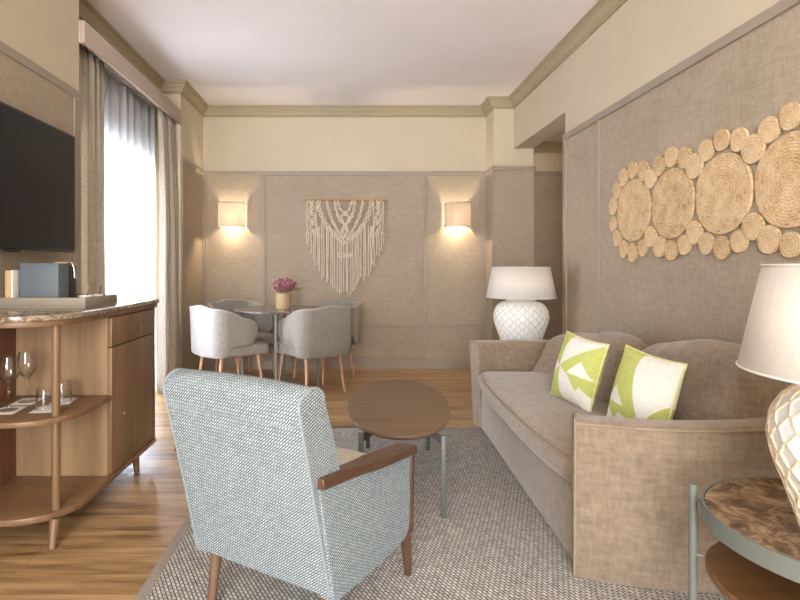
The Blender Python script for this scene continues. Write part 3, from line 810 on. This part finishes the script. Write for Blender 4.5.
# ------------------------------------------------------------------ table lamps
POT = [(0, .0), (.13, .0), (.14, .006), (.152, .04), (.178, .12), (.203, .19), (.2125, .245), (.206, .295), (.18, .34), (.14, .368), (.112, .376), (.108, .40), (.1, .402), (0, .402)]
def pot_r(z):
    for (r0, z0), (r1, z1) in zip(POT[1:], POT[2:]):
        if z <= z1: return lerp(r0, r1, (z-z0)/max(1e-5, z1-z0))
    return POT[-2][0]
def table_lamp(loc, rz, label, ropem):
    t = thing('table_lamp', label, 'lamp', loc, rz, 'table lamps with netted bases')
    sm = catmull([(r, z) for r, z in POT[2:11]], 5)
    mb = MB(); mb.lathe([(0, 0), (.13, 0)]+[(p[0], p[1]) for p in sm]+[(.108, .40), (.1, .402), (0, .402)], 56); mb.build('pot', M['pot'], t)
    mb = MB(); nc = 20; rows = 12
    zs = [.012+(.362-.012)*(j/rows) for j in range(rows+1)]
    for j in range(rows):
        zc = (zs[j]+zs[j+1])/2; hh = (zs[j+1]-zs[j])/2
        pts = []
        for k in range(nc*6):
            a = 2*pi*k/(nc*6); w = sin(nc*a+(pi if j % 2 else 0)); w = math.copysign(abs(w)**.8, w)
            z = zc+hh*1.02*w; r = pot_r(z)+.003
            pts.append((r*cos(a), r*sin(a), z))
        mb.tube(pts, .0036, 6, True)
    mb.tube([((pot_r(.008)+.002)*cos(2*pi*k/48), (pot_r(.008)+.002)*sin(2*pi*k/48), .008) for k in range(48)], .006, 6, True)
    mb.build('rope_net', ropem, t)
    mb = MB()
    for z in (.37, .379, .388, .397): mb.tube([((.114)*cos(2*pi*k/48), (.114)*sin(2*pi*k/48), z) for k in range(48)], .0055, 6, True)
    mb.build('neck_rope', ropem, t)
    mb = MB(); mb.tube([(0, 0, .40), (0, 0, .47)], .012, 12); mb.build('socket', M['chrome'], t)
    mb = MB(); mb.lathe([(0, .47), (.014, .472), (.03, .505), (.034, .53), (.026, .557), (0, .566)], 20); mb.build('bulb', M['bulb'], t)
    n = 64; zb, zt = .402, .648
    R = [[(r*cos(2*pi*k/n), r*sin(2*pi*k/n), z) for k in range(n)] for r, z in ((.275, zb), (.226, zt))]
    mb = MB(); mb.loft(R, False); sh = mb.build('lamp_shade', M['shade'], t); sh.modifiers.new('thickness', 'SOLIDIFY').thickness = .002
    mb = MB()
    for r, z in ((.275, zb), (.226, zt)): mb.tube([(r*cos(2*pi*k/n), r*sin(2*pi*k/n), z) for k in range(n)], .003, 6, True)
    for k in range(3):
        a = 2*pi*k/3; mb.tube([(0.012*cos(a), .012*sin(a), .47), (.2265*cos(a), .2265*sin(a), zt-.003)], .0022, 6)
    mb.build('shade_frame', M['white'], sh)
    return t
la = table_lamp((1.2, 1.2, ZRG+.5005), 0, 'table lamp with cream rope netting on the near marble side table', M['rope'])
lb = table_lamp((1.40, 4.40, .5005), .3, 'table lamp with white netted pot standing beyond the far sofa arm', M['ropew'])
WARM = (1.0, .77, .5)
point('bulb_light', (1.2, 1.2, .5+.52), 3, WARM, .035)
point('bulb_light', (1.40, 4.40, .5+.52), 30, WARM, .035)
point('corridor_fill_light', (2.6, 5.0, 2.45), 2.5, (1.0, .7, .4), .06)  # added warm fill to tint the corridor, no lamp fitting is modelled

# ------------------------------------------------------------------ dining table
dt = thing('dining_table', 'round dark stone dining table with slim grey metal legs', 'dining table', (-.66, 5.18, 0), 0)
mb = MB(); mb.lathe([(0, .732), (.41, .732), (.447, .738), (.45, .744), (.447, .752), (0, .753)], 72); mb.build('table_top', M['granited'], dt)
for k in range(4):
    a = pi/2*k+.02; x, y = .362*cos(a), .362*sin(a)
    mb = MB(); mb.bbox(x-.012, x+.012, y-.012, y+.012, 0, .733, .003); mb.build('leg', M['metal'], dt)
for k in range(2):
    a = pi/2*k+.02; mb = MB(); c_, s_ = cos(a), sin(a)
    mb.loft([[(c_*q-s_*w, s_*q+c_*w, z) for w, z in ((.012, .708), (-.012, .708), (-.012, .731), (.012, .731))] for q in (-.36, .36)]); mb.build('cross_bar', M['metal'], dt, False)

# ------------------------------------------------------------------ dining chairs
def dining_chair(loc, rz, label):
    t = thing('dining_chair', label, 'chair', loc, rz, 'upholstered tub chairs around the dining table')
    path = [(.262, .125), (.268, .05), (.27, -.06)]
    for k in range(9):
        a = pi/2*k/8; path.append((.27-.09+.09*cos(a), -.165-.085*sin(a)))
    path += [(.09, -.258), (0, -.262)]; path = path+[(-x, y) for x, y in path[:-1][::-1]]
    P = catmull(path, 3); L = [0]
    for a, b in zip(P, P[1:]): L.append(L[-1]+sqrt((a[0]-b[0])**2+(a[1]-b[1])**2))
    Nn = normals(P)
    if Nn[0][0] < 0: Nn = [(-a, -b) for a, b in Nn]
    rg = []; pipe = []
    for i, (p, nn) in enumerate(zip(P, Nn)):
        s = min(L[i], L[-1]-L[i])
        zt = interp([(0, .60), (.03, .655), (.07, .69), (.38, .79), (.62, .812)], s)
        if s < .03: zt = .60+.055*sqrt(max(0, 1-(1-s/.03)**2))
        zb = interp([(0, .50), (.03, .462), (.08, .45), (.255, .448), (.30, .36), (.6, .352)], s)
        th = .05*lerp(.55, 1, min(1, s/.05))
        rg.append(ring(p, nn, th, zb, zt, .02, .018)); pipe.append((p[0]+nn[0]*(th/2+.014), p[1]+nn[1]*(th/2+.014), zt-.008))
    mb = MB(); mb.loft(rg); sh = mb.build('backrest', M['chairf'], t)
    mb = MB(); mb.tube(pipe, .0045, 6); mb.build('back_piping', M['chairp'], sh)
    for sx in (-1, 1):
        mb = MB(); mb.tube([(sx*(.244+.012*q), -.227-.012*q, lerp(.37, .775, q)) for q in (0, .5, 1)], .0035, 6); mb.build('corner_seam', M['chairp'], sh)
    mb = MB(); mb.rbox(-.252, .252, -.225, .285, .35, .452, .03, 4, 6, lambda c: Vector((c.x*(1-.08*max(0, -c.y/.25)), c.y, c.z+(.016*max(0, 1-(c.x/.26)**2)*max(0, 1-(c.y/.28)**2) if c.z > .42 else 0)))); mb.build('seat', M['chairf'], t)
    for x, y, dx, dy in ((.20, .19, .03, .035), (-.20, .19, -.03, .035), (.185, -.17, .03, -.045), (-.185, -.17, -.03, -.045)):
        mb = MB(); mb.tube([(x, y, .352), (x+dx, y+dy, 0)], lambda q: lerp(.0175, .011, q), 12); mb.build('leg', M['legw'], t)
    return t
def facing(fx, fy): return atan2(-fx, fy)
ch = dining_chair((-1.11, 5.0, 0), facing(.76, .65), 'grey linen tub chair in front of the table on the window side')
dup(ch, (-.34, 5.0, 0), facing(-.64, .77), 'grey linen tub chair in front of the table on the room side')
dup(ch, (-1.08, 5.58, 0), facing(.72, -.69), 'grey linen tub chair behind the table below the left wall light')
dup(ch, (-.25, 5.58, 0), facing(-.72, -.69), 'grey linen tub chair behind the table below the macrame hanging')

# flower pot
fp = thing('flower_pot', 'straw pot of dried pink flowers on the dining table', 'flower pot', (-.63, 5.18, .754))
mb = MB(); mb.lathe([(0, 0), (.066, 0), (.07, .01), (.073, .06), (.071, .145), (.064, .145), (.064, .1), (0, .1)], 32); mb.build('pot', M['basket'], fp)
mb = MB(); rb = random.Random(4)
for k in range(170):
    a = rb.uniform(0, 2*pi); e = rb.uniform(.05, 1)**.6; hgt = rb.uniform(0, 1)
    R = .125*e*(0.55+.45*hgt); z = .165+hgt*.105*(1.15-.5*e*e); x, y = R*cos(a), R*sin(a)
    bm = bmesh.new(); bmesh.ops.create_icosphere(bm, subdivisions=1, radius=rb.uniform(.008, .015))
    mb.bm(bm, Matrix.Translation((x, y, z)) @ Matrix.Diagonal((1, 1, rb.uniform(.8, 1.6), 1)))
o = mb.build('blossoms', M['bloom'], fp); o['kind'] = 'stuff'
mb = MB()
for k in range(40):
    a = rb.uniform(0, 2*pi); R = rb.uniform(.02, .09)
    mb.tube([(.03*cos(a), .03*sin(a), .1), (R*cos(a)*.8, R*sin(a)*.8, .16), (R*cos(a), R*sin(a), .21)], .0018, 5)
o = mb.build('stems', M['leaf'], fp); o['kind'] = 'stuff'
for k, (a, le, up) in enumerate(((.1, .13, .05), (-.3, .12, .03), (.5, .11, .07))):
    mb = MB(); b0 = Vector((.06*cos(a), .06*sin(a), .17)); d = Vector((cos(a), sin(a), up/.13)).normalized(); sd = Vector((-sin(a), cos(a), .3)).normalized()
    rg = []
    for i in range(7):
        q = i/6; w = .026*sin(pi*min(.97, q*.93+.05)); c = b0+d*le*q-Vector((0, 0, .03*q*q))
        rg.append([c+sd*w, c+Vector((0, 0, .003)), c-sd*w, c-Vector((0, 0, .001))])
    mb.loft(rg); mb.build('leaf', M['leaf'], fp)

# ------------------------------------------------------------------ wall lights
def sconce(x, label):
    t = thing('wall_light', label, 'wall light', (x, YB-.01, 1.60), 0, 'square wall lights on the back wall')
    w, h, d = .132, .262, .175
    mb = MB(); mb.add([(-w, -.012, 0), (-w, -d, 0), (w, -d, 0), (w, -.012, 0), (-w, -.012, h), (-w, -d, h), (w, -d, h), (w, -.012, h)], [(0, 1, 5, 4), (1, 2, 6, 5), (2, 3, 7, 6)])
    sh = mb.build('shade', M['sconce'], t, False); sh.modifiers.new('thickness', 'SOLIDIFY').thickness = .002
    mb = MB()
    for z in (0, h):
        mb = MB(); mb.tube([(-w, -.012, z), (-w, -d, z), (w, -d, z), (w, -.012, z)], .0035, 4); mb.build('shade_frame', M['metal'], sh)
    mb = MB(); mb.bbox(-.05, .05, -.014, 0, .06, .2, .003); mb.build('wall_plate', M['metal'], t)
    mb = MB(); mb.tube([(0, -.012, .075), (0, -.085, .075), (0, -.085, .09)], .008, 10); mb.build('lamp_holder', M['metal'], t)
    mb = MB(); mb.lathe([(0, .09), (.012, .092), (.022, .115), (.024, .13), (.016, .15), (0, .156)], 16, (0, -.085)); mb.build('bulb', M['bulb'], t)
    point('sconce_light', (x, YB-.01-.085, 1.60+.10), 36, (1.0, .78, .54), .025)
    return t
sconce(-1.305, 'lit square wall light on the left, above the window side chairs'); sconce(1.205, 'lit square wall light on the right, near the corner pillar')

# ------------------------------------------------------------------ macrame
mc = thing('macrame_hanging', 'cream cotton macrame hanging from a dowel on the back wall', 'wall hanging', (-.045, YB-.03, 1.90))
mb = MB(); mb.tube([(-.475, -.022, 0), (.475, -.022, 0)], .011, 12); mb.build('dowel', M['dowel'], mc)
for q in (-.3, .3): MB().tube([(q, -.022, .0), (q, .02, .0)], .005, 8).build('wall_hook', M['metal'], mc)
rm = random.Random(9)
def rope_path(pts, n=5): return catmull([tuple(p) for p in pts], n)
# lower silhouette: strand end height over |x|
def endz(x):
    ax = abs(x); return interp([(0, -1.05), (.08, -1.02), (.13, -.93), (.18, -.88), (.25, -.87), (.28, -.78), (.33, -.70), (.38, -.60), (.43, -.47)], ax)
def vband(x): # height of the big V band
    return -.48+1.15*abs(x)*(.75+.5*abs(x))
mb = MB(); xs = [-.43+.86*i/35 for i in range(36)]
for i, x in enumerate(xs):
    x += rm.uniform(-.006, .006)
    ax = abs(x); z0 = vband(x)-.0 if ax < .26 else -.28+.25*(ax-.26)*-2
    z1 = endz(x)+rm.uniform(-.045, .03); z0 = min(z0, -.05)
    wob = rm.uniform(-.004, .004); y = -.016-rm.uniform(0, .01)
    mb.tube(rope_path([(x, y, z0), (x+wob, y-.003, lerp(z0, z1, .35)), (x-wob, y, lerp(z0, z1, .7)), (x+wob*.6, y, z1)], 3), lambda q: .0078 if q < .97 else .0095, 6)
o = mb.build('fringe', M['cord'], mc)
def knot_band(pts, w, name, amp=.006, layers=3):
    P = catmull(pts, 14); mb = MB(); n = len(P)
    for L in range(layers):
        off = (L-(layers-1)/2)*w; q = []
        for i, p in enumerate(P):
            a = P[max(0, i-1)]; b = P[min(n-1, i+1)]; dx, dz = b[0]-a[0], b[2]-a[2]; l_ = sqrt(dx*dx+dz*dz) or 1
            s = i/(n-1)*len(pts)*9
            o = off+amp*sin(s+L*2.1); q.append((p[0]-dz/l_*o, p[1]-.006-.006*sin(s*1.0+L*2.1+1.5), p[2]+dx/l_*o))
        mb.tube(q, .0075, 6)
    return mb.build(name, M['cord'], mc)
for s in (-1, 1):
    knot_band([(s*x, -.02, z) for x, z in ((.30, -.0), (.285, -.1), (.24, -.22), (.15, -.35), (.0, -.49))], .017, 'knotted_band')
    knot_band([(s*x, -.018, z) for x, z in ((.20, 0), (.185, -.1), (.13, -.26), (.02, -.44))], .014, 'knotted_band', .005, 2)
    knot_band([(s*x, -.018, z) for x, z in ((.115, 0), (.10, -.1), (.06, -.22), (-.03, -.33), (.02, -.42))], .013, 'knotted_band', .006, 2)
    knot_band([(s*x, -.018, z) for x, z in ((.085, 0), (.05, -.1), (0, -.15), (-.045, -.2), (0, -.28), (.03, -.36))], .011, 'knotted_band', .006, 2)
    knot_band([(s*x, -.018, z) for x, z in ((.355, 0), (.39, -.1), (.345, -.2), (.39, -.3), (.33, -.4))], .016, 'knotted_band', .008, 2)
    knot_band([(s*x, -.018, z) for x, z in ((.41, 0), (.36, -.08), (.40, -.2), (.315, -.3), (.29, -.42))], .016, 'knotted_band', .008, 2)
    mb = MB(); mb.tube(rope_path([(s*.425, -.018, 0), (s*.428, -.02, -.2), (s*.42, -.018, -.38)]), .0075, 6); mb.tube(rope_path([(s*.315, -.018, 0), (s*.325, -.02, -.2), (s*.31, -.018, -.45)]), .007, 6)
    mb.build('side_cord', M['cord'], mc)
knot_band([(x, -.024, -.62-.0*x) for x in (-.09, 0, .09)], .016, 'knotted_band', .01, 3)

# ------------------------------------------------------------------ jute wall art
ja = thing('jute_wall_art', 'woven jute wall art of joined coiled rounds on the right wall', 'wall art', (1.762, 2.535, 1.493))
def mat_round(y, z, r, name, th, off=0):
    mb = MB(); n = 40 if r > .1 else 24
    prof = [(0, 0), (r*.985, 0), (r, -th*.5), (r*.985, -th*.9)]
    k = 13 if r > .1 else 6
    for i in range(1, k+1): prof.append((r*.985*(1-i/k)+1e-4, -th*(.96 if i % 2 else 1.0)))
    rings = [[(x-off, rr*cos(2*pi*q/n)*(1+.012*sin(3*2*pi*q/n+r*90)), rr*sin(2*pi*q/n)*(1+.012*cos(2*2*pi*q/n))) for q in range(n)] for rr, x in prof]
    mb.loft(rings, False); return mb.build(name, M['jute'], ja, True, (0, y, z))
rj = random.Random(2)
NL = 5; sp = .396
for i in range(NL):
    c = 2*sp-i*sp-.0   # along +Y is away from the viewer
    mat_round(c, rj.uniform(-.004, .004), .194, 'large_coil', .016, .001)
    angs = [-26, 0, 26]
    for a in angs:
        for s in (1, -1):
            r = .254; mat_round(c+r*sin(radians(a)), s*r*cos(radians(a)), .056+rj.uniform(-.004, .006), 'small_coil', .014, .004+.002*(a == 0))
    if i < NL-1:
        for s in (1, -1): mat_round(c-sp/2, s*.168, .058+rj.uniform(-.003, .008), 'small_coil', .014, .007)
for (cc, sg) in ((2*sp, 1), (-2*sp, -1)):
    for a in (52, 77, 103, 128): mat_round(cc+sg*.25*sin(radians(a)), .25*cos(radians(a)), .054+rj.uniform(-.003, .004), 'small_coil', .014, .004+.002*(a % 2))
